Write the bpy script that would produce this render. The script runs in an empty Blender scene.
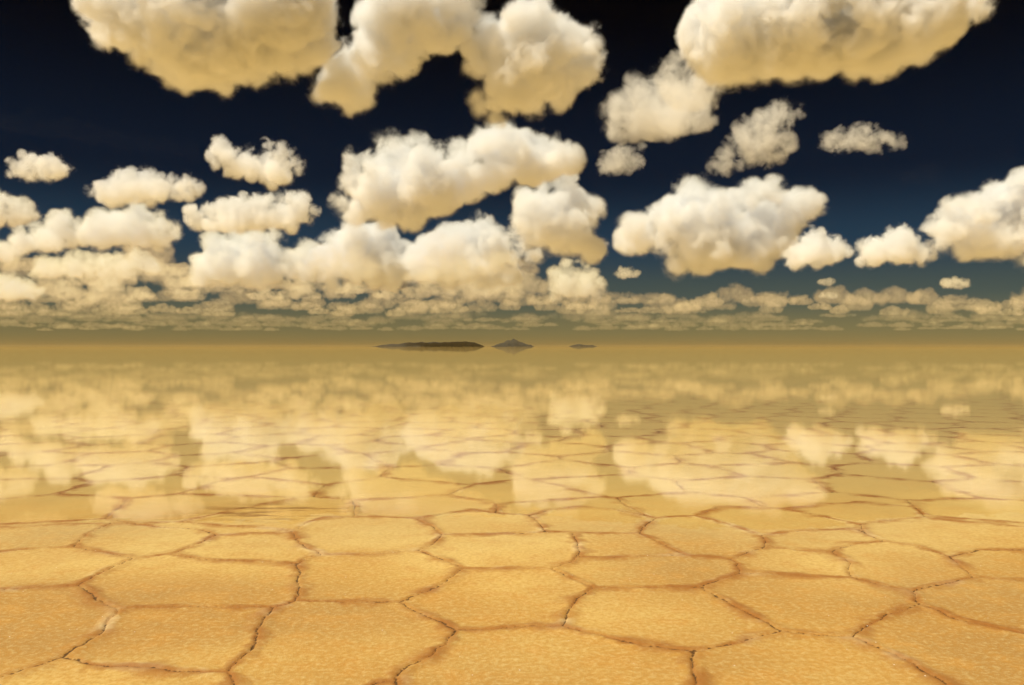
import bpy, bmesh, math, random
import numpy as np
from mathutils import Vector, Matrix

C = bpy.context
sc = C.scene
COL = sc.collection
random.seed(11)
RNG = np.random.default_rng(5)

# ------------------------------------------------------------------ camera
F = 850.0            # focal length in pixels of a 1024 wide frame
HC = 1.6             # eye height
YH = 346.5           # row of the horizon
cam = bpy.data.cameras.new('camera')
co = bpy.data.objects.new('camera', cam)
COL.objects.link(co)
sc.camera = co
cam.sensor_width = 36.0
cam.lens = F / 1024 * 36.0
cam.clip_start = 0.1
cam.clip_end = 1.0e6
PITCH = math.atan((YH - 342.5) / F)
co.location = (0, 0, HC)
co.rotation_euler = (math.radians(90) + PITCH, 0, 0)

# ------------------------------------------------------------------ sky, sun, exposure
SUN_EL, SUN_AZ = math.radians(63), math.radians(-118)      # azimuth clockwise from +Y: sun high on the left
world = bpy.data.worlds.new('World')
sc.world = world
world.use_nodes = True
nt = world.node_tree
bg = nt.nodes['Background']
sky = nt.nodes.new('ShaderNodeTexSky')
sky.sky_type = 'NISHITA'
sky.sun_disc = False
sky.sun_elevation = SUN_EL
sky.sun_rotation = SUN_AZ
sky.altitude = 3600
sky.air_density = 0.8
sky.dust_density = 0.6
sky.ozone_density = 1.5
geo = nt.nodes.new('ShaderNodeTexCoord')
sep = nt.nodes.new('ShaderNodeSeparateXYZ')
nt.links.new(geo.outputs['Generated'], sep.inputs[0])
ramp = nt.nodes.new('ShaderNodeValToRGB')
nt.links.new(sep.outputs['Z'], ramp.inputs[0])
cr = ramp.color_ramp
cr.interpolation = 'EASE'
SKY_STOPS = [(0.0, (0.270, 0.172, 0.064)), (0.024, (0.255, 0.172, 0.070)), (0.06, (0.130, 0.124, 0.080)),
             (0.12, (0.046, 0.086, 0.094)), (0.20, (0.014, 0.028, 0.040)), (0.38, (0.0018, 0.0019, 0.0042)),
             (1.0, (0.006, 0.006, 0.010))]
while len(cr.elements) < len(SKY_STOPS):
    cr.elements.new(0.5)
for e, (p, c) in zip(cr.elements, SKY_STOPS):
    e.position = p
    e.color = (*c, 1)
mul = nt.nodes.new('ShaderNodeMix')
mul.data_type = 'RGBA'
mul.blend_type = 'MULTIPLY'
mul.inputs[0].default_value = 1.0
nt.links.new(sky.outputs[0], mul.inputs[6])
nt.links.new(ramp.outputs[0], mul.inputs[7])
nt.links.new(mul.outputs[2], bg.inputs[0])
bg.inputs[1].default_value = 0.12

sun = bpy.data.lights.new('sun', 'SUN')
sun.energy = 5.0
sun.angle = math.radians(0.5)
sun.color = (1.0, 0.955, 0.80)
so = bpy.data.objects.new('sun', sun)
COL.objects.link(so)
sd = Vector((math.sin(SUN_AZ) * math.cos(SUN_EL), math.cos(SUN_AZ) * math.cos(SUN_EL), math.sin(SUN_EL)))
so.rotation_euler = sd.to_track_quat('Z', 'Y').to_euler()

vs = sc.view_settings
vs.view_transform = 'Standard'
vs.look = 'None'
vs.gamma = 1.0
vs.use_curve_mapping = False
vs.exposure = 0.13

cy = sc.cycles
cy.max_bounces = 14
cy.volume_bounces = 8
cy.diffuse_bounces = 3
cy.glossy_bounces = 3
cy.transparent_max_bounces = 64
cy.use_denoising = True
cy.use_adaptive_sampling = True
cy.adaptive_threshold = 0.02
cy.sample_clamp_indirect = 6.0

# ------------------------------------------------------------------ helpers
def at(px, py, D):
    """World point seen at pixel (px, py) when it stands D metres ahead of the camera."""
    return Vector(((px - 512) / F * D, D, HC + (YH - py) / F * D))


def tag(o, label=None, cat=None, group=None, kind=None):
    if label: o['label'] = label
    if cat: o['category'] = cat
    if group: o['group'] = group
    if kind: o['kind'] = kind
    return o


def link(name, me, mat):
    o = bpy.data.objects.new(name, me)
    COL.objects.link(o)
    if mat is not None and not me.materials:
        me.materials.append(mat)
    return o


def newmat(name):
    m = bpy.data.materials.new(name)
    m.use_nodes = True
    return m, m.node_tree, m.node_tree.nodes.new, m.node_tree.links.new


def hash2(ix, iy, s=0):
    h = (ix.astype(np.int64) * 374761393 + iy.astype(np.int64) * 668265263 + s * 1442695041) & 0xffffffff
    h = ((h ^ (h >> 13)) * 1274126177) & 0xffffffff
    h = ((h ^ (h >> 16)) * 2246822519) & 0xffffffff
    return ((h ^ (h >> 15)) & 0xffffff) / float(0x1000000)


def vnoise(x, y, s=0):
    ix, iy = np.floor(x), np.floor(y)
    fx, fy = x - ix, y - iy
    fx = fx * fx * (3 - 2 * fx)
    fy = fy * fy * (3 - 2 * fy)
    a, b = hash2(ix, iy, s), hash2(ix + 1, iy, s)
    c, d = hash2(ix, iy + 1, s), hash2(ix + 1, iy + 1, s)
    return (a * (1 - fx) + b * fx) * (1 - fy) + (c * (1 - fx) + d * fx) * fy


def fbm(x, y, s=0, octv=4, g=0.5):
    t, a, n = 0.0, 1.0, 0.0
    for k in range(octv):
        t = t + a * (vnoise(x * 2 ** k + 17.3 * k, y * 2 ** k - 9.1 * k, s + k) - 0.5)
        n += a
        a *= g
    return t / n


# ------------------------------------------------------------------ salt crust: the crack network
def gp(px, py):
    Y = F * HC / (py - YH)
    return ((px - 512) / F * Y, Y)


TRACE = [
    [(-40, 592), (0, 590), (40, 588), (77, 586)],
    [(77, 586), (100, 574), (132, 558)],
    [(77, 586), (95, 596), (122, 608)],
    [(132, 558), (105, 552), (75, 545)],
    [(132, 558), (150, 556), (170, 553)],
    [(75, 545), (40, 547), (0, 551), (-45, 553)],
    [(75, 545), (88, 532), (110, 521)],
    [(-45, 528), (0, 526), (51, 523), (110, 521)],
    [(110, 521), (162, 525), (203, 528)],
    [(203, 528), (218, 533)],
    [(218, 533), (250, 532), (290, 531)],
    [(218, 533), (195, 544), (170, 553)],
    [(170, 553), (205, 558), (250, 560), (297, 563)],
    [(290, 531), (305, 522), (325, 516)],
    [(325, 516), (370, 515), (418, 517)],
    [(290, 531), (303, 543), (320, 554)],
    [(320, 554), (306, 557), (297, 564)],
    [(320, 554), (370, 553), (420, 550)],
    [(297, 564), (299, 582), (296, 600)],
    [(296, 600), (284, 604), (272, 607)],
    [(272, 607), (220, 606), (170, 607), (122, 608)],
    [(272, 607), (264, 620), (260, 641), (226, 671)],
    [(296, 600), (350, 603), (401, 603)],
    [(122, 608), (100, 632), (66, 657)],
    [(66, 657), (30, 668), (0, 677), (-50, 688)],
    [(66, 657), (110, 665), (170, 671), (226, 671)],
    [(226, 671), (236, 685), (240, 705)],
    [(420, 550), (432, 544), (443, 534)],
    [(420, 550), (440, 558), (466, 568)],
    [(443, 534), (432, 525), (418, 517)],
    [(443, 534), (490, 534), (545, 531)],
    [(418, 517), (445, 512), (475, 507)],
    [(475, 507), (505, 512), (530, 514)],
    [(530, 514), (548, 508), (577, 504)],
    [(530, 514), (539, 521), (545, 531)],
    [(545, 531), (572, 532)],
    [(577, 504), (615, 507), (655, 516)],
    [(466, 568), (510, 568), (552, 569)],
    [(466, 568), (440, 585), (401, 603)],
    [(401, 603), (425, 614), (455, 629)],
    [(455, 629), (510, 628), (562, 626)],
    [(455, 629), (443, 644), (400, 668), (397, 681)],
    [(397, 681), (375, 684), (340, 705)],
    [(397, 681), (400, 705)],
    [(552, 569), (570, 577), (592, 587)],
    [(552, 569), (572, 561), (580, 553)],
    [(580, 553), (577, 542), (572, 532)],
    [(572, 532), (605, 531), (638, 531)],
    [(638, 531), (645, 523), (655, 516)],
    [(638, 531), (662, 542), (688, 555)],
    [(655, 516), (675, 514), (696, 513)],
    [(696, 513), (708, 508), (721, 503)],
    [(696, 513), (730, 522), (762, 533)],
    [(688, 555), (640, 556), (580, 557), (580, 553)],
    [(688, 555), (708, 556), (726, 558)],
    [(726, 558), (737, 564), (741, 573)],
    [(726, 558), (748, 550), (767, 545)],
    [(762, 533), (768, 539), (767, 545)],
    [(762, 533), (800, 529), (858, 527), (868, 532)],
    [(767, 545), (800, 549), (830, 551)],
    [(830, 551), (852, 543), (880, 540)],
    [(830, 551), (848, 562), (852, 578)],
    [(741, 573), (795, 575), (852, 578)],
    [(741, 573), (722, 579), (701, 588)],
    [(852, 578), (880, 585), (913, 591)],
    [(701, 588), (650, 588), (592, 587)],
    [(701, 588), (735, 608), (780, 632)],
    [(592, 587), (577, 600), (568, 612), (562, 626)],
    [(562, 626), (610, 637), (650, 646), (692, 651)],
    [(692, 651), (735, 644), (780, 632)],
    [(692, 651), (694, 670), (697, 705)],
    [(780, 632), (810, 636), (851, 637)],
    [(851, 637), (872, 625), (888, 612), (915, 604)],
    [(851, 637), (895, 655), (948, 685), (975, 705)],
    [(913, 591), (915, 604)],
    [(913, 591), (945, 584), (975, 577)],
    [(915, 604), (960, 619), (1024, 634), (1075, 646)],
    [(975, 577), (962, 567), (949, 556)],
    [(975, 577), (1024, 581), (1070, 584)],
    [(949, 556), (915, 545), (880, 540)],
    [(949, 556), (980, 549), (1024, 549), (1070, 551)],
    [(880, 540), (868, 532), (860, 523)],
    [(860, 523), (890, 519), (925, 515)],
    [(860, 523), (820, 514), (783, 505)],
    [(925, 515), (975, 521), (1024, 526), (1070, 531)],
    [(925, 515), (914, 504)],
    [(783, 505), (750, 504), (721, 503)],
    [(783, 505), (820, 501), (857, 499)],
    [(857, 499), (885, 501), (914, 504)],
]
TOP = [(-45, 528), (0, 526), (51, 523), (110, 521), (162, 525), (203, 528), (218, 533), (290, 531), (305, 522), (325, 516),
       (370, 515), (418, 517), (475, 507), (505, 512), (530, 514), (548, 508), (577, 504), (615, 507), (655, 516), (696, 513),
       (721, 503), (750, 504), (783, 505), (820, 501), (857, 499), (885, 501), (914, 504), (925, 515), (975, 521), (1024, 526),
       (1070, 531)]
SIDE_R = [(1070, 531), (1070, 551), (1070, 584), (1085, 610), (1075, 646), (1060, 690), (975, 705)]
SIDE_B = [(975, 705), (840, 712), (697, 705), (550, 710), (400, 705), (340, 705), (240, 705), (90, 712), (-50, 688)]
SIDE_L = [(-50, 688), (-60, 640), (-40, 592), (-55, 570), (-45, 553), (-45, 528)]
REGION = np.array([gp(*p) for p in TOP + SIDE_R[1:] + SIDE_B[1:] + SIDE_L[1:-1]])
segs = []
for pl in TRACE + [SIDE_R, SIDE_B, SIDE_L]:
    g = [gp(*p) for p in pl]
    segs += [(*g[i], *g[i + 1]) for i in range(len(g) - 1)]
SEG = np.array(segs)


def seg_dist(x, y):
    """Distance to the nearest traced crack, and a signed side."""
    best = np.full(x.shape, 1e9)
    side = np.zeros(x.shape)
    par = np.zeros(x.shape)
    for k, (ax, ay, bx, by) in enumerate(SEG):
        dx, dy = bx - ax, by - ay
        L2 = dx * dx + dy * dy + 1e-9
        t = np.clip(((x - ax) * dx + (y - ay) * dy) / L2, 0, 1)
        d = np.hypot(x - ax - t * dx, y - ay - t * dy)
        m = d < best
        best[m] = d[m]
        side[m] = np.sign((x - ax) * dy - (y - ay) * dx)[m]
    return best, side


def inside(x, y, P):
    r = np.zeros(x.shape, bool)
    n = len(P)
    for i in range(n):
        x1, y1 = P[i]
        x2, y2 = P[(i + 1) % n]
        c = ((y1 > y) != (y2 > y))
        xi = (x2 - x1) * (y - y1) / (y2 - y1 + 1e-12) + x1
        r ^= c & (x < xi)
    return r


CELL = 1.42
def vor(x, y):
    """Distance to the edge of an irregular polygon cell and a random value per cell."""
    u, v = x / CELL, y / (CELL * 0.92)
    iu, iv = np.floor(u), np.floor(v)
    f1 = np.full(x.shape, 1e9)
    ids = np.zeros(x.shape)
    sx = np.zeros(x.shape); sy = np.zeros(x.shape)
    pts = []
    for a in (-2, -1, 0, 1, 2):
        for b in (-2, -1, 0, 1, 2):
            cx, cy_ = iu + a, iv + b
            off = np.where(np.mod(cy_, 2) == 0, 0.0, 0.5)
            qx = (cx + off + 0.26 + 0.48 * hash2(cx, cy_, 3)) * CELL
            qy = (cy_ + 0.22 + 0.56 * hash2(cx, cy_, 8)) * CELL * 0.92
            d = np.hypot(x - qx, y - qy)
            pts.append((qx, qy))
            m = d < f1
            f1 = np.where(m, d, f1)
            sx = np.where(m, qx, sx); sy = np.where(m, qy, sy)
            ids = np.where(m, hash2(cx, cy_, 21), ids)
    e = np.full(x.shape, 1e9)
    for qx, qy in pts:
        dx, dy = qx - sx, qy - sy
        L = np.hypot(dx, dy)
        ok = L > 1e-4
        dd = np.where(ok, np.abs(((qx + sx) / 2 - x) * dx + ((qy + sy) / 2 - y) * dy) / np.maximum(L, 1e-4), 1e9)
        e = np.minimum(e, dd)
    return e, ids


# cell tone for the traced plates: nearest plate centre from a coarse flood of the region would be costly; smooth noise does it, with painted darkening at the near corners
def ground_fields(X, Y):
    n1x, n1y = fbm(X * 2.3, Y * 2.3, 40, 3), fbm(X * 2.3 + 50, Y * 2.3, 44, 3)
    n2x, n2y = fbm(X * 14, Y * 14, 60, 3), fbm(X * 14 + 50, Y * 14, 64, 3)
    wx = X + n1x * 0.085 + n2x * 0.035
    wy = Y + n1y * 0.085 + n2y * 0.035
    d = np.full(X.shape, 1.0)
    tone = np.zeros(X.shape)
    side = np.ones(X.shape)
    R = np.hypot(X, Y)
    near = R < 420
    ins = np.zeros(X.shape, bool)
    ins[near] = inside(wx[near], wy[near], REGION)
    out = near & ~ins
    e, ids = vor(wx[out], wy[out])
    box = out & (R < 12)
    d[out] = e
    tone[out] = ids - 0.5
    s, sg = seg_dist(wx[ins], wy[ins])
    d[ins] = s
    side[ins] = sg
    tone[ins] = fbm(X[ins] * 0.8, Y[ins] * 0.8, 90, 2) * 1.2 - 1.2 * np.exp(-((X[ins] + 2.6) / .8) ** 2 - ((Y[ins] - 5.1) / .7) ** 2) - .8 * np.exp(-((X[ins] - 2.9) / .8) ** 2 - ((Y[ins] - 5.2) / 1.2) ** 2)  # gaussians: modest stain plus lens corner darkening painted into the tone
    if box.any():
        s2, _ = seg_dist(wx[box], wy[box])
        d[box] = np.minimum(d[box], np.where(s2 < 0.25, s2, 9))
    return d, tone, side


WATER = -0.020
def height(X, Y, d):
    R = np.hypot(X, Y)
    fall = np.clip((Y - 5.6 - 1.2 * fbm(X * 0.35, Y * 0.35, 7, 2)) / 4.5, 0, 1)
    z = -0.042 * fall * fall * (3 - 2 * fall)
    z = z + 0.006 * fbm(X * 0.5, Y * 0.5, 1, 3)
    k = np.clip(1 - R / 60, 0, 1)
    wid = 0.6 + 0.9 * (fbm(X * 1.1, Y * 1.1, 14, 2) + 0.5)
    z = z + k * (0.007 * np.exp(-((d - 0.03) / (0.034 * wid)) ** 2) - 0.007 * np.exp(-(d / (0.006 * wid)) ** 2))
    z = z + k * (0.0035 * fbm(X * 22, Y * 22, 31, 3) + 0.007 * fbm(X * 5, Y * 5, 33, 2))
    return z


def build_ground():
    th = []
    a = -35.0
    dense = np.arange(-35, 35.001, 0.070)
    mid_l = np.arange(-80, -35, 0.35)
    mid_r = np.arange(35.35, 80.01, 0.35)
    far = np.arange(83, 277.1, 4.0)
    th = np.radians(np.concatenate([mid_l, dense, mid_r, far]))
    rs = [1.0]
    while rs[-1] < 3.4: rs.append(rs[-1] * 1.012)
    dy = F * HC / rs[-1]
    while dy > 6:
        dy -= 0.85 if dy > 180 else (0.62 if dy > 40 else 0.8)
        rs.append(F * HC / dy)
    while rs[-1] < 160000: rs.append(rs[-1] * 1.35)
    rs = np.array(rs)
    RR, TT = np.meshgrid(rs, th, indexing='ij')
    X, Y = RR * np.sin(TT), RR * np.cos(TT)
    nr, ntn = X.shape
    X = X.ravel(); Y = Y.ravel()
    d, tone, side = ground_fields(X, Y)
    Z = height(X, Y, d)
    Rr = np.hypot(X, Y)
    Z = np.where(Rr > 420, -0.045, Z)
    X = np.append(X, 0.0); Y = np.append(Y, 0.0); Z = np.append(Z, 0.0)
    d = np.append(d, 1.0); tone = np.append(tone, 0.0); side = np.append(side, 1.0)
    idx = np.arange(nr * ntn).reshape(nr, ntn)
    a_ = idx[:-1, :]; b_ = idx[1:, :]
    nxt = np.roll(np.arange(ntn), -1)
    q = np.stack([a_, b_, b_[:, nxt], a_[:, nxt]], -1).reshape(-1, 4)
    tri = np.stack([np.full(ntn, nr * ntn), idx[0], idx[0][nxt]], -1)
    me = bpy.data.meshes.new('salt_flat')
    nv = len(X)
    me.vertices.add(nv)
    me.vertices.foreach_set('co', np.stack([X, Y, Z], -1).astype(np.float32).ravel())
    loops = np.concatenate([q.ravel(), tri.ravel()]).astype(np.int32)
    me.loops.add(len(loops))
    me.loops.foreach_set('vertex_index', loops)
    starts = np.concatenate([np.arange(len(q)) * 4, len(q) * 4 + np.arange(len(tri)) * 3]).astype(np.int32)
    me.polygons.add(len(starts))
    me.polygons.foreach_set('loop_start', starts)
    me.update(calc_edges=True)
    me.validate()
    me.polygons.foreach_set('use_smooth', np.ones(len(me.polygons), bool))
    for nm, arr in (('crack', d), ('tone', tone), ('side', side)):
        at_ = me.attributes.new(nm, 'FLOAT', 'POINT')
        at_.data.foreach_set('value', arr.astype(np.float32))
    n0 = me.polygons[0].normal.z
    if n0 < 0:
        me.flip_normals()
    return me


# ---- salt material
def salt_material():
    m, t, N, L = newmat('salt_crust')
    b = t.nodes['Principled BSDF']
    def attr(n):
        a = N('ShaderNodeAttribute'); a.attribute_name = n; return a.outputs['Fac']
    def math_(op, a, b_=None, clamp=False):
        n = N('ShaderNodeMath'); n.operation = op; n.use_clamp = clamp
        for i, v in enumerate((a, b_)):
            if v is None: continue
            if isinstance(v, (int, float)): n.inputs[i].default_value = v
            else: L(v, n.inputs[i])
        return n.outputs[0]
    def mrange(v, a, b_, c, d_, smooth=True):
        n = N('ShaderNodeMapRange')
        n.interpolation_type = 'SMOOTHSTEP' if smooth else 'LINEAR'
        L(v, n.inputs[0])
        for i, q in enumerate((a, b_, c, d_)):
            if isinstance(q, (int, float)): n.inputs[i + 1].default_value = q
            else: L(q, n.inputs[i + 1])
        return n.outputs[0]
    def noise(scale, detail=3, rough=0.55, vec=None):
        n = N('ShaderNodeTexNoise')
        n.inputs['Scale'].default_value = scale
        n.inputs['Detail'].default_value = detail
        n.inputs['Roughness'].default_value = rough
        L(vec or pos, n.inputs['Vector'])
        return n.outputs[0]
    def mix(f, a, b_, mode='MIX'):
        n = N('ShaderNodeMix'); n.data_type = 'RGBA'; n.blend_type = mode
        if isinstance(f, (int, float)): n.inputs[0].default_value = f
        else: L(f, n.inputs[0])
        for s, v in ((6, a), (7, b_)):
            if isinstance(v, tuple): n.inputs[s].default_value = (*v, 1)
            else: L(v, n.inputs[s])
        return n.outputs[2]
    g = N('ShaderNodeNewGeometry')
    pos = g.outputs['Position']
    crack, tone = attr('crack'), attr('tone')
    big = noise(0.55, 3)
    midn = noise(4.5, 4, 0.6)
    fine = noise(30, 4, 0.72)
    grain = noise(150, 2, 0.6)
    col = mix(mrange(big, .35, .65, 0, 1), (0.56, 0.315, 0.070), (0.68, 0.430, 0.118))
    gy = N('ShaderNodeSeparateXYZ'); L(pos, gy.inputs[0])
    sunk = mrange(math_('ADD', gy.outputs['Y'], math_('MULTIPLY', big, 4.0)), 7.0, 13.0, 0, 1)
    # plate tone, with the painted lens darkening of the near corners
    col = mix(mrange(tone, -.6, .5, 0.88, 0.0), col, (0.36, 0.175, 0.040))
    # orange blotches and pale bloom
    warm = noise(1.25, 3, .6)
    col = mix(mrange(warm, .42, .66, 0, .50), col, (0.50, 0.245, 0.045))
    col = mix(mrange(midn, .46, .72, 0, .70), col, (0.52, 0.245, 0.043))
    col = mix(mrange(fine, .42, .80, 0, .55), col, (0.72, 0.54, 0.24))
    col = mix(mrange(fine, .56, .26, 0, .70), col, (0.44, 0.22, 0.045))
    col = mix(mrange(grain, .55, .85, 0, .28), col, (0.80, 0.66, 0.38))
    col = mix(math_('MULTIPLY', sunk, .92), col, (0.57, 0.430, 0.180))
    # pale lip and orange stain beside the cracks
    nl = noise(1.7, 3, .6)
    lip = math_('MULTIPLY', mrange(crack, .012, .085, 1, 0), mrange(nl, .52, .64, 0, .42))
    col = mix(lip, col, (0.78, 0.63, 0.36))
    sep_ = mrange(noise(2.3, 4, .65), .40, .64, 1.0, 0.25)
    wide = mrange(gy.outputs['Y'], 7.0, 17.0, 1.0, 3.0)
    fade = mrange(gy.outputs['Y'], 11.0, 34.0, 1.0, .30)
    w = math_('MULTIPLY', mrange(noise(3.1, 3, .6), .35, .65, .04, .17), math_('POWER', wide, .6))
    st = math_('MULTIPLY', mrange(crack, .0, w, 1, 0), sep_)
    col = mix(math_('MULTIPLY', math_('MULTIPLY', st, 0.85), fade), col, (0.30, 0.105, 0.018))
    # the open crack itself
    cw = math_('MULTIPLY', mrange(noise(1.9, 4, .7), .38, .66, .003, .009), wide)
    jit = math_('ADD', crack, mrange(fine, .3, .7, -.006, .006, False))
    core = mrange(jit, math_('MULTIPLY', cw, .35), cw, 1, 0)
    col = mix(math_('MULTIPLY', core, math_('MULTIPLY', mrange(gy.outputs['Y'], 6.0, 12.0, .90, .62), fade)), col, (0.085, 0.040, 0.011))
    # brown silt streak left by the wind beyond the nearest plates
    v = N('ShaderNodeVectorMath'); v.operation = 'SUBTRACT'; L(pos, v.inputs[0]); v.inputs[1].default_value = (-2.35, 8.4, 0)
    v2 = N('ShaderNodeVectorMath'); v2.operation = 'MULTIPLY'; L(v.outputs[0], v2.inputs[0]); v2.inputs[1].default_value = (1 / 1.1, 1 / .75, 0)
    ln = N('ShaderNodeVectorMath'); ln.operation = 'LENGTH'; L(v2.outputs[0], ln.inputs[0])
    v3 = N('ShaderNodeVectorMath'); v3.operation = 'MULTIPLY'; L(pos, v3.inputs[0]); v3.inputs[1].default_value = (1.1, 4.2, 1)
    silt = math_('MULTIPLY', mrange(ln.outputs['Value'], .2, 1.0, 1, 0), mrange(noise(1.6, 4, .6, v3.outputs[0]), .46, .62, 0, .75))
    col = mix(silt, col, (0.20, 0.085, 0.02))
    # sparkling crystals
    vo = N('ShaderNodeTexVoronoi'); vo.inputs['Scale'].default_value = 26; L(pos, vo.inputs['Vector'])
    sepc = N('ShaderNodeSeparateColor'); L(vo.outputs['Color'], sepc.inputs[0])
    cryst = math_('MULTIPLY', mrange(vo.outputs['Distance'], .06, .12, 1, 0), mrange(sepc.outputs[0], .975, .98, 0, 1))
    col = mix(cryst, col, (0.9, 0.86, 0.76))
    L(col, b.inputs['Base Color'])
    b.inputs['Roughness'].default_value = 0.62
    b.inputs['Specular IOR Level'].default_value = 0.25
    bm = N('ShaderNodeBump'); bm.inputs['Strength'].default_value = 0.55; bm.inputs['Distance'].default_value = 0.012
    hgt = math_('ADD', math_('MULTIPLY', fine, .8), math_('MULTIPLY', grain, .35))
    L(hgt, bm.inputs['Height'])
    L(bm.outputs[0], b.inputs['Normal'])
    return m


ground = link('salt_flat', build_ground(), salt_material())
tag(ground, kind='structure')

# ------------------------------------------------------------------ water film
def water_material():
    m, t, N, L = newmat('brine_film')
    t.nodes.remove(t.nodes['Principled BSDF'])
    out = t.nodes['Material Output']
    g = N('ShaderNodeNewGeometry')
    s = N('ShaderNodeSeparateXYZ'); L(g.outputs['Position'], s.inputs[0])
    n = N('ShaderNodeTexNoise'); n.inputs['Scale'].default_value = .45; n.inputs['Detail'].default_value = 4
    L(g.outputs['Position'], n.inputs['Vector'])
    yy = N('ShaderNodeMath'); yy.operation = 'MULTIPLY_ADD'; L(n.outputs[0], yy.inputs[0]); yy.inputs[1].default_value = 5.0; L(s.outputs['Y'], yy.inputs[2])
    wet = N('ShaderNodeMapRange'); wet.interpolation_type = 'SMOOTHSTEP'; L(yy.outputs[0], wet.inputs[0])
    wet.inputs[1].default_value = 9.6; wet.inputs[2].default_value = 12.5; wet.inputs[3].default_value = 0; wet.inputs[4].default_value = 0.86
    fr = N('ShaderNodeFresnel'); fr.inputs['IOR'].default_value = 1.38
    deep = N('ShaderNodeMapRange'); L(s.outputs['Y'], deep.inputs[0])
    for i, v in enumerate((60, 900, .98, 1.03)): deep.inputs[i + 1].default_value = v
    fd = N('ShaderNodeMath'); fd.operation = 'MULTIPLY'; L(wet.outputs[0], fd.inputs[0]); L(deep.outputs[0], fd.inputs[1])
    fm = N('ShaderNodeMath'); fm.operation = 'MULTIPLY'; L(fr.outputs[0], fm.inputs[0]); L(fd.outputs[0], fm.inputs[1])
    tr = N('ShaderNodeBsdfTransparent')
    tr.inputs[0].default_value = (0.98, 0.95, 0.86, 1)
    gl = N('ShaderNodeBsdfGlossy'); gl.inputs['Color'].default_value = (1, .97, .86, 1)
    rr = N('ShaderNodeMapRange'); L(s.outputs['Y'], rr.inputs[0])
    rr.inputs[1].default_value = 15; rr.inputs[2].default_value = 300; rr.inputs[3].default_value = .034; rr.inputs[4].default_value = .014
    L(rr.outputs[0], gl.inputs['Roughness'])
    mp = N('ShaderNodeVectorMath'); mp.operation = 'MULTIPLY'; L(g.outputs['Position'], mp.inputs[0]); mp.inputs[1].default_value = (.7, 2.2, 1)
    wn = N('ShaderNodeTexNoise'); wn.inputs['Scale'].default_value = 1.3; wn.inputs['Detail'].default_value = 3; L(mp.outputs[0], wn.inputs['Vector'])
    bp = N('ShaderNodeBump'); bp.inputs['Strength'].default_value = .05; bp.inputs['Distance'].default_value = .004; L(wn.outputs[0], bp.inputs['Height'])
    L(bp.outputs[0], gl.inputs['Normal'])
    mx = N('ShaderNodeMixShader'); L(fm.outputs[0], mx.inputs[0]); L(tr.outputs[0], mx.inputs[1]); L(gl.outputs[0], mx.inputs[2])
    L(mx.outputs[0], out.inputs['Surface'])
    return m


def build_water():
    bm = bmesh.new()
    S = 155000.0
    y0 = 4.0
    vs_ = [bm.verts.new(p) for p in ((-S, y0, WATER), (S, y0, WATER), (S, S, WATER), (-S, S, WATER))]
    bm.faces.new(vs_)
    me = bpy.data.meshes.new('water')
    bm.to_mesh(me); bm.free()
    return me


tag(link('water', build_water(), water_material()), kind='structure')

# ------------------------------------------------------------------ clouds
BASE_H = 1200.0


KINDS = {   # droplets (per photo pixel of depth), colour (brown of far and low kinds is haze painted in), noise weight
    'near': (.090, (.983, .985, .994), 4.6),
    'mid': (.100, (.974, .961, .90), 4.6),
    'far': (.085, (.80, .70, .47), 3.8),
    'tan': (.100, (.92, .87, .72), 4.2),
    'hazed': (.045, (.47, .355, .19), 3.2),
    'wisp': (.026, (.965, .955, .93), 6.0),
    'veil': (.0042, (1, .985, .95), 2.0),
    'low': (.060, (.66, .52, .30), 3.4),
    'dim': (.020, (.38, .285, .15), 3.0),
}


def droplets(name, color):
    """Volume of the grid named density, and nothing on its surface."""
    m, t, N, L = newmat(name)
    t.nodes.remove(t.nodes['Principled BSDF'])
    at_ = N('ShaderNodeAttribute'); at_.attribute_name = 'density'
    v = N('ShaderNodeVolumeScatter'); v.inputs['Color'].default_value = (*color, 1)
    L(at_.outputs['Fac'], v.inputs['Density'])
    L(v.outputs[0], t.nodes['Material Output'].inputs['Volume'])
    m.cycles.volume_step_rate = 1.3
    return m


def veil_material():
    m, t, N, L = newmat('cloud_veil')
    t.nodes.remove(t.nodes['Principled BSDF'])
    tr = N('ShaderNodeBsdfTransparent'); df = N('ShaderNodeBsdfTranslucent'); df.inputs[0].default_value = (.9, .87, .8, 1)
    mx = N('ShaderNodeMixShader'); mx.inputs[0].default_value = 0.0015
    L(tr.outputs[0], mx.inputs[1]); L(df.outputs[0], mx.inputs[2]); L(mx.outputs[0], t.nodes['Material Output'].inputs['Surface'])
    return m


DROP = {k: droplets('cloud_droplets', v[1]) for k, v in KINDS.items()}
VEIL = veil_material()


def new_tree():
    t = bpy.data.node_groups.new('cloud_body', 'GeometryNodeTree')
    t.interface.new_socket('Geometry', in_out='INPUT', socket_type='NodeSocketGeometry')
    t.interface.new_socket('Geometry', in_out='OUTPUT', socket_type='NodeSocketGeometry')
    return t, t.nodes.new, t.links.new, t.nodes.new('NodeGroupInput'), t.nodes.new('NodeGroupOutput')


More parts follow.
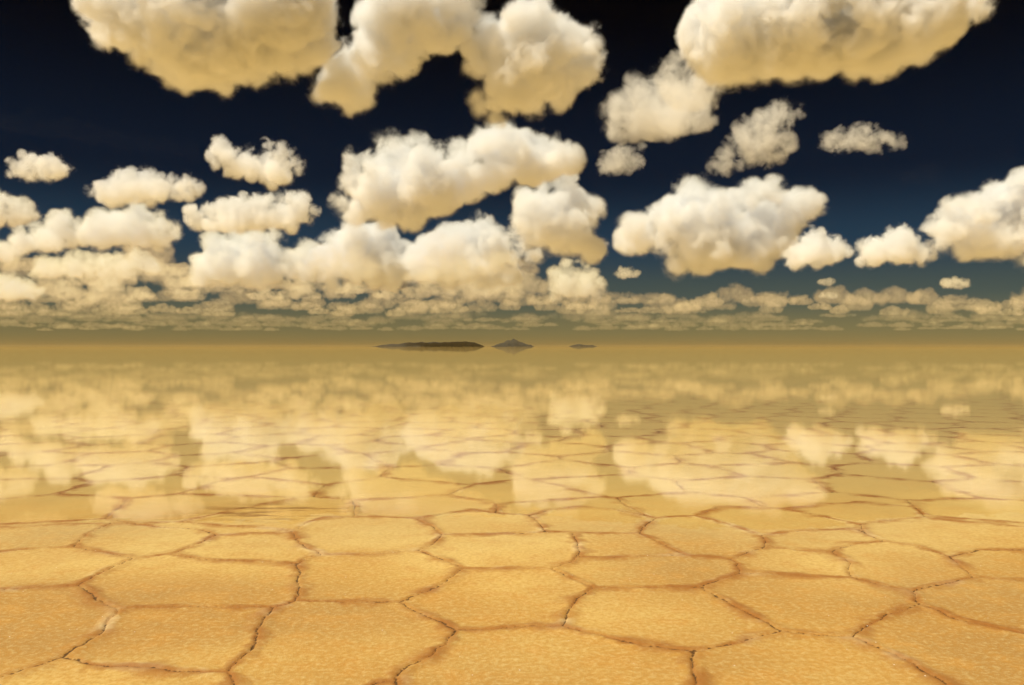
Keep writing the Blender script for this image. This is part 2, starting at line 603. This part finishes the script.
def hull_mesh(name, pts, rad):
    """Thin closed skin round the core points, plus the points themselves as loose vertices flagged core."""
    t, N, L, gi, go = new_tree()
    mp = N('GeometryNodeMeshToPoints'); L(gi.outputs[0], mp.inputs[0])
    pv = N('GeometryNodePointsToVolume')
    pv.resolution_mode = 'VOXEL_SIZE'
    L(mp.outputs[0], pv.inputs['Points'])
    pv.inputs['Voxel Size'].default_value = rad * .40
    pv.inputs['Radius'].default_value = rad * HULL
    vm = N('GeometryNodeVolumeToMesh'); L(pv.outputs[0], vm.inputs[0])
    L(vm.outputs[0], go.inputs[0])
    tmp = bpy.data.meshes.new('tmp')
    tmp.from_pydata(pts.tolist(), [], [])
    ob = bpy.data.objects.new('tmp', tmp)
    COL.objects.link(ob)
    ob.modifiers.new('m', 'NODES').node_group = t
    ev = ob.evaluated_get(C.evaluated_depsgraph_get())
    hm = bpy.data.meshes.new_from_object(ev)
    nv, nf = len(hm.vertices), len(hm.polygons)
    co_ = np.zeros(nv * 3, np.float32); hm.vertices.foreach_get('co', co_)
    faces = [tuple(p.vertices) for p in hm.polygons]
    bpy.data.objects.remove(ob); bpy.data.meshes.remove(tmp); bpy.data.meshes.remove(hm); bpy.data.node_groups.remove(t)
    V = np.concatenate([co_.reshape(-1, 3), pts.astype(np.float32)])
    me = bpy.data.meshes.new(name)
    me.from_pydata(V.tolist(), [], faces)
    me.polygons.foreach_set('use_smooth', np.ones(len(me.polygons), bool))
    fl = me.attributes.new('core', 'FLOAT', 'POINT')
    fl.data.foreach_set('value', np.concatenate([np.zeros(nv), np.ones(len(pts))]).astype(np.float32))
    return me


HULL = .62


def vapour_tree(src, kind, lo_c, hi_c, rad, u, vox, seed, nscale=None):
    """Node group: a grid of droplets round the core points of SRC that thins and frays towards the rim."""
    dens, _c, nw = KINDS[kind]
    t, N, L, gi, go = new_tree()
    oi = N('GeometryNodeObjectInfo'); oi.inputs['Object'].default_value = src
    na = N('GeometryNodeInputNamedAttribute'); na.data_type = 'FLOAT'; na.inputs['Name'].default_value = 'core'
    sg = N('GeometryNodeSeparateGeometry'); sg.domain = 'POINT'; L(oi.outputs['Geometry'], sg.inputs[0])
    gt = N('FunctionNodeCompare'); gt.operation = 'GREATER_THAN'; L(na.outputs[0], gt.inputs[0]); gt.inputs[1].default_value = .5
    L(gt.outputs[0], sg.inputs[1])
    def M(op, *a):
        n = N('ShaderNodeMath'); n.operation = op
        for i, v in enumerate(a):
            if isinstance(v, (int, float)): n.inputs[i].default_value = v
            else: L(v, n.inputs[i])
        return n.outputs[0]
    # density field
    pr = N('GeometryNodeProximity'); pr.target_element = 'POINTS'; L(sg.outputs[0], pr.inputs[0])
    a = M('SUBTRACT', 1.0, M('DIVIDE', M('MAXIMUM', M('SUBTRACT', pr.outputs['Distance'], rad * .30), 0.0), rad * .80))
    a = M('MAXIMUM', a, 0.0)
    # deeper inside: compare with distance only; the lattice keeps it at 1
    ps = N('GeometryNodeInputPosition')
    def noise(scale, det, rgh, off, dist=0.0):
        va = N('ShaderNodeVectorMath'); va.operation = 'ADD'; L(ps.outputs[0], va.inputs[0]); va.inputs[1].default_value = off
        n = N('ShaderNodeTexNoise'); n.inputs['Scale'].default_value = 1 / scale
        n.inputs['Detail'].default_value = det; n.inputs['Roughness'].default_value = rgh
        n.inputs['Distortion'].default_value = dist
        L(va.outputs[0], n.inputs['Vector'])
        return n.outputs[0]
    off = (seed * 913.0 + 5, seed * 377.0, seed * 119.0)
    # the underside is calmer than the heaped top
    sz = N('ShaderNodeSeparateXYZ'); L(ps.outputs[0], sz.inputs[0])
    calm = N('ShaderNodeMapRange'); L(sz.outputs['Z'], calm.inputs[0])
    for i, v in enumerate((lo_c[2] + rad, lo_c[2] + rad + .5 * (hi_c[2] - lo_c[2] - 2 * rad), .45 if kind != 'wisp' else .9, 1.0)): calm.inputs[i + 1].default_value = v
    n1 = noise(nscale or rad * 3.0, 3, .55, off, .5)
    s = M('MULTIPLY', M('SUBTRACT', n1, .5), nw)
    if kind not in ('low', 'dim', 'hazed'):
        n2 = noise(rad * 1.25, 6, .64, (off[1], off[0], off[2]), .8)
        s = M('ADD', s, M('MULTIPLY', M('SUBTRACT', n2, .5), nw * .80))
    s = M('ADD', a, M('MULTIPLY', s, calm.outputs[0]))
    mr = N('ShaderNodeMapRange'); mr.interpolation_type = 'SMOOTHSTEP'
    L(s, mr.inputs[0])
    for i, v in enumerate((.42, 1.02, 0.0, dens * 1.2 / u)): mr.inputs[i + 1].default_value = v
    ed = N('ShaderNodeMapRange'); ed.inputs[1].default_value = .02; ed.inputs[2].default_value = .30; L(a, ed.inputs[0])
    vc = N('GeometryNodeVolumeCube')
    body = mr.outputs[0]
    if kind in ('near', 'mid', 'wisp', 'far', 'tan'):
        # torn, half transparent fringe round the solid body
        n3 = noise(rad * 1.0, 6, .66, (off[2], off[1], off[0]), 1.6)
        fr = N('ShaderNodeMapRange'); fr.interpolation_type = 'SMOOTHSTEP'
        L(M('ADD', s, M('MULTIPLY', M('SUBTRACT', n3, .52), 3.2)), fr.inputs[0])
        for i, v in enumerate((.10, .85, 0.0, dens * .17 / u)): fr.inputs[i + 1].default_value = v
        body = M('ADD', body, fr.outputs[0])
    L(M('MULTIPLY', body, ed.outputs[0]), vc.inputs['Density'])
    vc.inputs['Min'].default_value = lo_c
    vc.inputs['Max'].default_value = hi_c
    for i, nm in enumerate('XYZ'):
        vc.inputs['Resolution ' + nm].default_value = max(8, int((hi_c[i] - lo_c[i]) / vox))
    sv = N('GeometryNodeSetMaterial'); sv.inputs['Material'].default_value = DROP[kind]; L(vc.outputs[0], sv.inputs[0])
    L(sv.outputs[0], go.inputs[0])
    return t


def core_points(balls, sp, rng):
    """Jittered lattice of points inside a union of ellipsoids."""
    cs = np.array([b[0] for b in balls]); rs = np.array([b[1] for b in balls])
    lo = (cs - rs).min(0); hi = (cs + rs).max(0)
    ax = [np.arange(lo[i], hi[i] + sp, sp) for i in range(3)]
    P = np.stack(np.meshgrid(*ax, indexing='ij'), -1).reshape(-1, 3)
    P = P + rng.uniform(-.3, .3, P.shape) * sp
    ins = np.zeros(len(P), bool)
    for c, r in zip(cs, rs):
        ins |= (((P - c) / r) ** 2).sum(1) < 1
    return P[ins]


def make_cloud(name, balls, kind, rad, u, vox, seed, nscale=None):
    rng = np.random.default_rng(seed)
    pts = core_points([(c, np.maximum(np.array(r) - rad * (.62 if kind == 'near' else .55), rad * .15)) for c, r in balls], rad * .5, rng)
    o = link(name, hull_mesh(name, pts, rad), VEIL)
    lo, hi = pts.min(0) - rad * 1.1, pts.max(0) + rad * 1.1
    vol = bpy.data.volumes.new('vapour')
    v = bpy.data.objects.new('vapour', vol)
    COL.objects.link(v)
    v.parent = o
    vol.materials.append(DROP[kind])
    md = v.modifiers.new('body', 'NODES')
    md.node_group = vapour_tree(o, kind, tuple(lo), tuple(hi), rad, u, vox, seed, nscale)
    return o


def edge_d(x, y, P):
    d = np.full(x.shape, 1e9)
    for i in range(len(P)):
        ax, ay = P[i]; bx, by = P[(i + 1) % len(P)]
        dx, dy = bx - ax, by - ay
        t = np.clip(((x - ax) * dx + (y - ay) * dy) / (dx * dx + dy * dy + 1e-9), 0, 1)
        d = np.minimum(d, np.hypot(x - ax - t * dx, y - ay - t * dy))
    return d


ICO = {}
def ico(sub):
    if sub not in ICO:
        b = bmesh.new(); bmesh.ops.create_icosphere(b, subdivisions=sub, radius=1.0)
        ICO[sub] = (np.array([v.co[:] for v in b.verts]), np.array([[v.index for v in f.verts] for f in b.faces]))
        b.free()
    return ICO[sub]


TEX = {}
def cloudtex(size):
    k = round(size)
    if k not in TEX:
        t = bpy.data.textures.new('billow', 'CLOUDS')
        t.noise_scale = size
        t.noise_depth = 5
        t.noise_basis = 'ORIGINAL_PERLIN'
        TEX[k] = t
    return TEX[k]


def balls_mesh(name, balls):
    V, Fc, n = [], [], 0
    for c, r in balls:
        v, f = ico(3)
        V.append(v * np.array(r) + np.array(c)); Fc.append(f + n); n += len(v)
    V = np.concatenate(V); Fc = np.concatenate(Fc)
    me = bpy.data.meshes.new(name)
    me.from_pydata(V.tolist(), [], Fc.tolist())
    return me


def cloud(P, label, kind='near', base=None, depth=1.0, n=70, group=None, vox=1.7, puff=1.0, seed=0, soft=None, grow=1.0):
    rnd = np.random.default_rng(seed + int(P[0][0] * 7 + P[0][1]) + 1000)
    P = np.array(P, float)
    pc = (P.min(0) + P.max(0)) / 2
    P = pc + (P - pc) * grow
    yb = base if base is not None else P[:, 1].max()
    D = BASE_H * F / (YH - yb)
    u = D / F                                        # metres per photo pixel at that distance
    x0, y0 = P.min(0); x1, y1 = P.max(0)
    X = rnd.uniform(x0, x1, 9000); Y = rnd.uniform(y0, y1, 9000)
    k = inside(X, Y, P)
    X, Y = X[k], Y[k]
    dd = edge_d(X, Y, P)
    dm = dd.max()
    cx, cyy = (x0 + x1) / 2, yb
    org = at(cx, cyy, D)
    balls = []
    # greedy cover: largest inscribed first, then rim puffs
    cov = np.zeros(len(X), bool)
    order = np.argsort(-dd)
    for i in order:
        if cov[i] or dd[i] < 1.6: continue
        r = dd[i] * .98
        balls.append((X[i], Y[i], r, 0))
        cov |= np.hypot(X - X[i], Y - Y[i]) < r * 0.72
        if len(balls) >= n: break
    out = []
    for (bx, by, r, _) in balls:
        zspan = depth * dm * 1.1
        th = min(zspan, r * 1.5)
        reps = 2 if r > dm * .45 else 1
        for q in range(reps):
            dz = rnd.uniform(-1, 1) * max(0, zspan - r * .8) * .75
            rr = r * (1.0 if q == 0 else rnd.uniform(.7, .95))
            out.append((((bx - cx) * u, dz * u, (cyy - by) * u), (rr * u, rr * u * 1.15, rr * u)))
        # billows on the face turned to us
        for q in range(int((3 if r > 6 else 1) * puff)):
            a = rnd.uniform(0, 2 * math.pi); e = rnd.uniform(.2, .75)
            rr = r * rnd.uniform(.28, .5)
            px, py = bx + math.cos(a) * r * e, by + math.sin(a) * r * e
            out.append((((px - cx) * u, -(math.sqrt(max(.05, 1 - e * e)) * r) * u * 1.0, (cyy - py) * u), (rr * u,) * 3))
    rad = max(3.0, min(17.0, dm * .48)) * (soft or 1.0)           # rim thickness in photo pixels
    area = (x1 - x0) * (y1 - y0)
    vox = .9 if area < 4000 else (1.1 if area < 14000 else 1.3)
    o = make_cloud('cloud', out, kind, rad * u, u, vox * u, seed + len(COL.objects))
    o.location = org
    tag(o, label, 'cloud', group)
    return o


G1 = 'big clouds along the top of the sky'
G2 = 'middle clouds across the sky'
G3 = 'lower cloud bank'
cloud([(70, 8), (75, 0), (90, -25), (200, -45), (330, -30), (344, 0), (340, 20), (335, 45), (325, 68), (308, 79), (285, 79), (262, 83), (240, 85), (215, 89), (190, 88),
       (165, 86), (155, 92), (150, 76), (130, 60), (112, 64), (104, 50), (95, 38), (85, 30), (75, 22)],
      'huge white cloud with flat beige base, leftmost of the top row', 'near', group=G1, n=60, puff=.34)
cloud([(352, 0), (358, 20), (355, 42), (340, 52), (320, 62), (310, 78), (318, 95), (335, 108), (350, 115), (362, 112), (375, 102), (385, 90), (400, 80), (415, 70), (430, 55),
       (445, 45), (463, 38), (472, 25), (484, 10), (490, -5), (490, -20), (420, -35), (370, -20)],
      'white cloud leaning down to a ragged tip beside the round bright one', 'near', group=G1)
cloud([(470, 60), (466, 40), (475, 24), (490, 14), (508, 8), (525, 0), (545, 2), (560, 12), (575, 15), (590, 20), (600, 30), (607, 45), (600, 60), (590, 75), (580, 88), (565, 98),
       (548, 103), (525, 108), (505, 115), (485, 118), (475, 108), (468, 95), (474, 80)],
      'round bright white cloud at the top centre of the sky', 'near', group=G1)
cloud([(678, 22), (690, 5), (700, -20), (850, -50), (1000, -20), (1008, 6), (990, 20), (970, 30), (955, 45), (938, 58), (925, 68), (910, 70), (885, 80), (870, 77), (850, 74), (830, 79),
       (805, 77), (780, 84), (755, 85), (730, 84), (710, 82), (692, 62), (680, 45)],
      'long beige bellied cloud at the upper right, widest of the top row', 'near', group=G1, n=60, puff=.34)
cloud([(583, 122), (590, 108), (605, 100), (622, 95), (635, 82), (650, 72), (670, 66), (690, 75), (705, 92), (712, 112), (700, 130), (680, 138), (655, 138), (640, 130), (625, 135), (600, 136), (588, 132)],
      'ragged cream cloud hanging below the left end of the long beige one', 'wisp', group=G2)
cloud([(652, 84), (664, 66), (690, 56), (716, 70), (722, 95), (702, 112), (676, 106)], 'thin torn veil joining the long beige cloud to the ragged cream one', 'wisp', group=G2)
cloud([(593, 168), (600, 155), (615, 146), (635, 145), (646, 155), (640, 168), (620, 175), (600, 176)], 'small puff just under the ragged cream cloud', 'wisp', group=G2)
cloud([(712, 168), (722, 145), (735, 130), (755, 115), (775, 103), (790, 98), (805, 105), (795, 120), (790, 135), (795, 150), (775, 158), (750, 160), (735, 170)],
      'torn slanting cloud with a dark hollow below the long beige one', 'wisp', group=G2, vox=1.3)
cloud([(815, 148), (820, 135), (840, 130), (858, 122), (872, 125), (885, 132), (900, 135), (902, 145), (885, 152), (860, 150), (835, 155)],
      'thin ragged cloud right of the torn slanting one', 'wisp', group=G2, vox=1.3)
cloud([(892, 182), (900, 172), (915, 170), (925, 163), (942, 168), (946, 178), (930, 184), (910, 182)], 'faint grey shred alone in the dark sky at the right', 'veil', group=G2, vox=1.3)
cloud([(7, 170), (12, 158), (25, 154), (38, 155), (52, 152), (65, 156), (76, 168), (70, 178), (55, 183), (35, 182), (15, 181)],
      'small loaf shaped cloud alone in dark sky at the left edge', 'near', group=G2, vox=1.3)
cloud([(92, 198), (95, 185), (105, 176), (120, 173), (135, 172), (150, 167), (160, 172), (175, 177), (190, 176), (204, 185), (200, 194), (180, 198), (160, 205), (130, 207), (105, 208)],
      'ragged cloud right of and just below the small loaf shaped one', 'near', group=G2, vox=1.3)
cloud([(208, 142), (222, 140), (240, 146), (255, 150), (268, 141), (280, 148), (295, 150), (308, 160), (300, 175), (290, 185), (278, 192), (262, 180), (240, 178), (220, 172), (212, 160)],
      'wispy cloud with a trailing lower right corner above the long smooth one', 'near', group=G2, vox=1.3)
cloud([(185, 215), (195, 205), (215, 200), (235, 196), (255, 198), (275, 195), (295, 192), (308, 198), (313, 213), (305, 227), (280, 230), (245, 230), (215, 232), (190, 228)],
      'long smooth cloud with a rounded right end at the left of the sky', 'mid', group=G2, grow=1.04)
cloud([(-60, 200), (-30, 190), (5, 193), (20, 195), (35, 205), (42, 220), (30, 226), (0, 226), (-40, 228)], 'cloud cut off by the left edge of the view', 'tan', group=G2, grow=1.04)
cloud([(322, 205), (325, 195), (334, 187), (352, 182), (344, 172), (348, 160), (358, 153), (370, 156), (380, 138), (395, 132), (415, 140), (430, 146), (450, 140), (470, 135), (480, 125),
       (500, 123), (520, 128), (540, 130), (560, 135), (578, 145), (582, 155), (575, 168), (560, 175), (545, 180), (520, 185), (500, 192), (475, 200), (455, 208), (440, 219), (420, 221), (390, 222), (365, 220), (345, 218), (330, 215)],
      'large cream cloud slanting up to the right in the centre of the sky', 'mid', group=G2)
cloud([(612, 240), (615, 225), (625, 220), (640, 215), (655, 205), (665, 200), (672, 190), (685, 182), (700, 180), (715, 186), (735, 190), (755, 187), (775, 184), (800, 188), (825, 193), (842, 198),
       (858, 207), (852, 220), (830, 224), (815, 222), (800, 232), (788, 250), (780, 262), (760, 268), (740, 266), (720, 272), (700, 275), (680, 272), (672, 262), (660, 255), (640, 256), (622, 250)],
      'largest cloud of the right side, cream and heaped, with a tapering right arm', 'mid', group=G2)
cloud([(782, 262), (790, 245), (800, 235), (815, 230), (835, 232), (845, 240), (850, 258), (840, 264), (815, 268), (795, 268)], 'small heap joined under the right arm of the largest cloud', 'mid', group=G2, vox=1.2)
cloud([(853, 257), (858, 245), (870, 238), (880, 232), (895, 228), (910, 232), (920, 240), (930, 250), (928, 262), (910, 266), (880, 266), (862, 264)],
      'flat bottomed puff between the heaped cloud and the right edge one', 'mid', group=G2, vox=1.2)
cloud([(930, 232), (945, 222), (945, 210), (960, 200), (975, 195), (990, 190), (1005, 183), (1030, 180), (1060, 190), (1085, 215), (1075, 250), (1050, 262), (1020, 260), (990, 260), (972, 256), (965, 245), (940, 248)],
      'heaped cloud cut off by the right edge of the view', 'mid', group=G2)
cloud([(938, 284), (943, 278), (955, 276), (968, 279), (974, 286), (960, 290), (943, 289)], 'tiny oval cloud alone below the right edge cloud', 'far', group=G2, vox=.8)
cloud([(812, 284), (822, 278), (834, 278), (838, 284), (826, 287)], 'upper of two tiny puffs under the small heap', 'far', group=G3, vox=.8)
cloud([(817, 298), (822, 291), (834, 290), (842, 296), (832, 300)], 'lower of two tiny puffs under the small heap', 'far', group=G3, vox=.8)
cloud([(612, 277), (618, 268), (632, 266), (642, 272), (638, 278), (622, 280)], 'tiny puff below the left end of the largest right cloud', 'far', group=G3, vox=.8)
cloud([(512, 228), (515, 205), (530, 195), (545, 185), (560, 180), (575, 182), (583, 195), (590, 210), (588, 225), (600, 235), (604, 245), (590, 256), (560, 260), (540, 255), (520, 245)],
      'upright heaped cloud right of centre, under the slanting one', 'mid', group=G3, grow=1.05)
cloud([(545, 290), (555, 272), (570, 262), (590, 268), (600, 280), (612, 290), (600, 298), (560, 300)], 'small pyramid shaped cloud beneath the upright heaped one', 'far', group=G3, vox=1.2, grow=1.05)
cloud([(400, 265), (415, 250), (435, 238), (460, 228), (480, 222), (495, 212), (500, 222), (510, 235), (525, 245), (533, 262), (520, 275), (500, 282), (460, 286), (420, 284)],
      'cloud with a sharp upward horn below the slanting one', 'mid', group=G3, grow=1.05)
cloud([(300, 265), (320, 245), (335, 232), (355, 226), (375, 226), (395, 240), (420, 250), (430, 262), (420, 278), (390, 287), (340, 286), (305, 280)],
      'broad low cloud left of the horned one', 'mid', group=G3, grow=1.05)
cloud([(197, 262), (205, 245), (215, 234), (235, 232), (245, 240), (262, 232), (278, 236), (285, 250), (310, 250), (318, 262), (310, 276), (280, 284), (240, 286), (205, 284), (195, 275)],
      'low cloud with a brilliant white knob on its upper left', 'tan', group=G3, grow=1.05)
cloud([(-40, 245), (0, 240), (15, 235), (30, 225), (45, 222), (55, 212), (68, 210), (80, 216), (95, 212), (115, 208), (140, 205), (165, 212), (182, 225), (178, 240), (160, 248), (130, 250), (90, 250),
       (60, 252), (30, 252), (10, 262), (-20, 264), (-40, 262)],
      'broad cauliflower cloud at the left with a white crest', 'tan', group=G3, grow=1.04)
cloud([(25, 270), (40, 260), (60, 256), (80, 250), (110, 252), (140, 250), (155, 262), (158, 274), (130, 279), (80, 281), (40, 279)], 'flat cloud directly beneath the broad cauliflower one', 'far', group=G3, vox=1.2, grow=1.05)
cloud([(-50, 290), (-20, 276), (10, 272), (30, 280), (48, 288), (40, 300), (0, 302), (-40, 302)], 'low brown tinged cloud at the left edge near the horizon', 'far', group=G3, vox=1.2, grow=1.05)
# thin high streaks at the left and right
cloud([(-40, 108), (30, 112), (90, 122), (150, 136), (205, 148), (206, 158), (150, 156), (80, 142), (0, 132), (-40, 126)], 'thin dark grey veil streak across the left of the dark sky', 'veil', group=G2, puff=.5, soft=2.0)

# --- the crowded band of far small clouds over the horizon
def low_proto(seed, wide):
    rnd = random.Random(seed)
    balls = []
    if not wide:                        # a heaped puff with a level base
        W = rnd.uniform(300, 520)
        nb = rnd.randint(9, 13)
        for k in range(nb):
            x = (k + rnd.uniform(.3, .7)) / nb * 2 - 1
            r = rnd.uniform(105, 200) * (1.2 - .5 * abs(x))
            balls.append(((x * W, rnd.uniform(-.2, .2) * W, r * rnd.uniform(.6, .9) + rnd.uniform(0, 90) * (1 - abs(x))), (r * 1.15, r * 1.1, r * .95)))
        return balls
    W = rnd.uniform(600, 1000)
    nb = rnd.randint(11, 15)
    for k in range(nb):
        x = (k + rnd.uniform(.3, .7)) / nb * 2 - 1
        r = rnd.uniform(130, 210) * (1.15 - .4 * abs(x))
        balls.append(((x * W, rnd.uniform(-.14, .14) * W, r * rnd.uniform(.45, .9)), (r * 1.5, r * 1.3, r * .8)))
    return balls


protos = []
for k in range(12):
    balls = low_proto(100 + k, k >= 8)
    kd = ('low', 'hazed', 'dim')[k // 4]
    o = make_cloud('distant_cloud', balls, kd, 120 if k >= 8 else 90, 20, 34 if k >= 8 else 20, k, 300 if k >= 8 else 170)
    protos.append(o)
rnd = random.Random(4)
cnt = 0
rows = []
used = set()
y = 272.0
while y < 333:
    rows.append(y); y += 2.6 + (338 - y) * .075
for y in rows:
    D = BASE_H * F / (YH - y)
    wide = y > 318
    wpx = (1700 if wide else 1000) / D * F
    x = -60 + rnd.uniform(0, wpx)
    while x < 1090:
        right = x > 545
        p = .85 if not right else .75
        if right and y < 300: p = 0
        elif y < 284: p = .45
        if rnd.random() < p:
            k = (8 if wide else 4 if y > 300 else 0) + rnd.randrange(4)
            src = protos[k]
            first = k not in used
            used.add(k)
            o = src if first else src.copy()
            if not first:
                COL.objects.link(o)
                v = src.children[0].copy(); COL.objects.link(v); v.parent = o
            DD = D * rnd.uniform(.95, 1.05)
            o.location = ((x - 512) / F * DD, DD, BASE_H * rnd.uniform(.97, 1.04))
            s = rnd.uniform(.75, 1.35)
            o.scale = (s * 1.1, s, s * (rnd.uniform(.85, 1.3)))
            o.rotation_euler = (0, 0, rnd.choice((0, math.pi)) + rnd.uniform(-.3, .3))
            side = 'left' if x < 340 else ('middle' if x < 680 else 'right')
            if wide:
                tag(o, f'faint flat brown cloud sinking into the haze over the {side} horizon', 'cloud', f'faint flat clouds in the haze over the {side} horizon')
            else:
                row = 'nearest' if y < 290 else 'middle' if y < 304 else 'farthest'
                tag(o, f'small tan puff in the {row} row of the low bank over the {side} horizon', 'cloud', f'small puffs in the {row} row over the {side} horizon')
            cnt += 1
        x += wpx * rnd.uniform(.7, 1.25)
print('distant clouds', cnt)

# ------------------------------------------------------------------ islands on the horizon
def rock_material():
    m, t, N, L = newmat('island_rock')
    b = t.nodes['Principled BSDF']
    n = N('ShaderNodeTexNoise'); n.inputs['Scale'].default_value = .012; n.inputs['Detail'].default_value = 6
    g = N('ShaderNodeNewGeometry'); L(g.outputs['Position'], n.inputs['Vector'])
    r = N('ShaderNodeValToRGB'); L(n.outputs[0], r.inputs[0])
    r.color_ramp.elements[0].position = .35; r.color_ramp.elements[0].color = (.016, .015, .010, 1)
    r.color_ramp.elements[1].position = .65; r.color_ramp.elements[1].color = (.036, .031, .020, 1)
    L(r.outputs[0], b.inputs['Base Color']); b.inputs['Roughness'].default_value = .95
    return m


ROCK = rock_material()


def island(D, prof, depth, label, seed):
    """prof: (px, height in photo pixels) skyline; a rounded ridge with that skyline and real depth."""
    u = D / F
    xs = np.array([p[0] for p in prof]); hs = np.array([p[1] for p in prof])
    nx, ny = int((xs[-1] - xs[0]) * 2) + 1, 25
    gx = np.linspace(xs[0], xs[-1], nx)
    h = np.interp(gx, xs, hs)
    h = np.maximum(0, h + (fbm(gx * .35, gx * 0 + seed, seed, 4) * 1.5) * np.clip(h / 3, 0, 1))
    V = []
    cxp = (xs[0] + xs[-1]) / 2
    for j in range(ny):
        s = (j / (ny - 1)) * 2 - 1
        prof_s = np.maximum(0, 1 - s * s) ** .8
        for i in range(nx):
            rr = 1 + .5 * float(fbm(np.array([gx[i] * .3]), np.array([s * 3.0]), seed + 5, 3)[0]) * (abs(s) > .05)
            V.append(((gx[i] - cxp) * u, s * depth * (.35 + .65 * math.sqrt(max(0.0, h[i]) / hs.max())), h[i] * u * prof_s * rr - 1.0))
    Fs = [(j * nx + i, j * nx + i + 1, (j + 1) * nx + i + 1, (j + 1) * nx + i) for j in range(ny - 1) for i in range(nx - 1)]
    me = bpy.data.meshes.new('island')
    me.from_pydata(V, [], Fs)
    me.polygons.foreach_set('use_smooth', np.ones(len(me.polygons), bool))
    o = link('island', me, ROCK)
    o.location = ((cxp - 512) / F * D, D, 0)
    tag(o, label, 'island', 'rocky islands on the horizon')


island(9000, [(368, 0), (378, .6), (388, 2.6), (400, 3.0), (412, 4.2), (425, 4.0), (436, 4.6), (448, 4.2), (458, 5.0), (466, 5.2), (474, 4.4), (480, 2.2), (485, 0)], 520,
       'long low dark rocky island on the horizon, leftmost and widest of the three', 3)
island(8000, [(490, 0), (496, 1.8), (503, 4.2), (509, 6.4), (514, 7.0), (519, 5.8), (526, 2.8), (531, 1.6), (535, 0)], 260,
       'small dark island with a rounded peak, middle of the three on the horizon', 8)
island(11000, [(568, 0), (573, 1.6), (579, 2.4), (586, 1.4), (592, 1.6), (598, 0)], 200,
       'tiny faint island sliver, rightmost of the three on the horizon', 12)

# ------------------------------------------------------------------ haze
def haze():
    bm = bmesh.new()
    S = 158000.0
    bmesh.ops.create_cube(bm, size=1.0)
    z0, z1 = -1.2, 110.0
    for v in bm.verts:
        v.co = Vector((v.co.x * 2 * S, v.co.y * 2 * S + 0, (z0 + z1) / 2 + v.co.z * (z1 - z0)))
    me = bpy.data.meshes.new('haze')
    bm.to_mesh(me); bm.free()
    m, t, N, L = newmat('dusty_air')
    t.nodes.remove(t.nodes['Principled BSDF'])
    p = N('ShaderNodeVolumePrincipled')
    p.inputs['Color'].default_value = (.42, .33, .16, 1)
    p.inputs['Density'].default_value = 2.2e-5
    L(p.outputs[0], t.nodes['Material Output'].inputs['Volume'])
    o = link('haze', me, m)
    tag(o, kind='stuff')


haze()
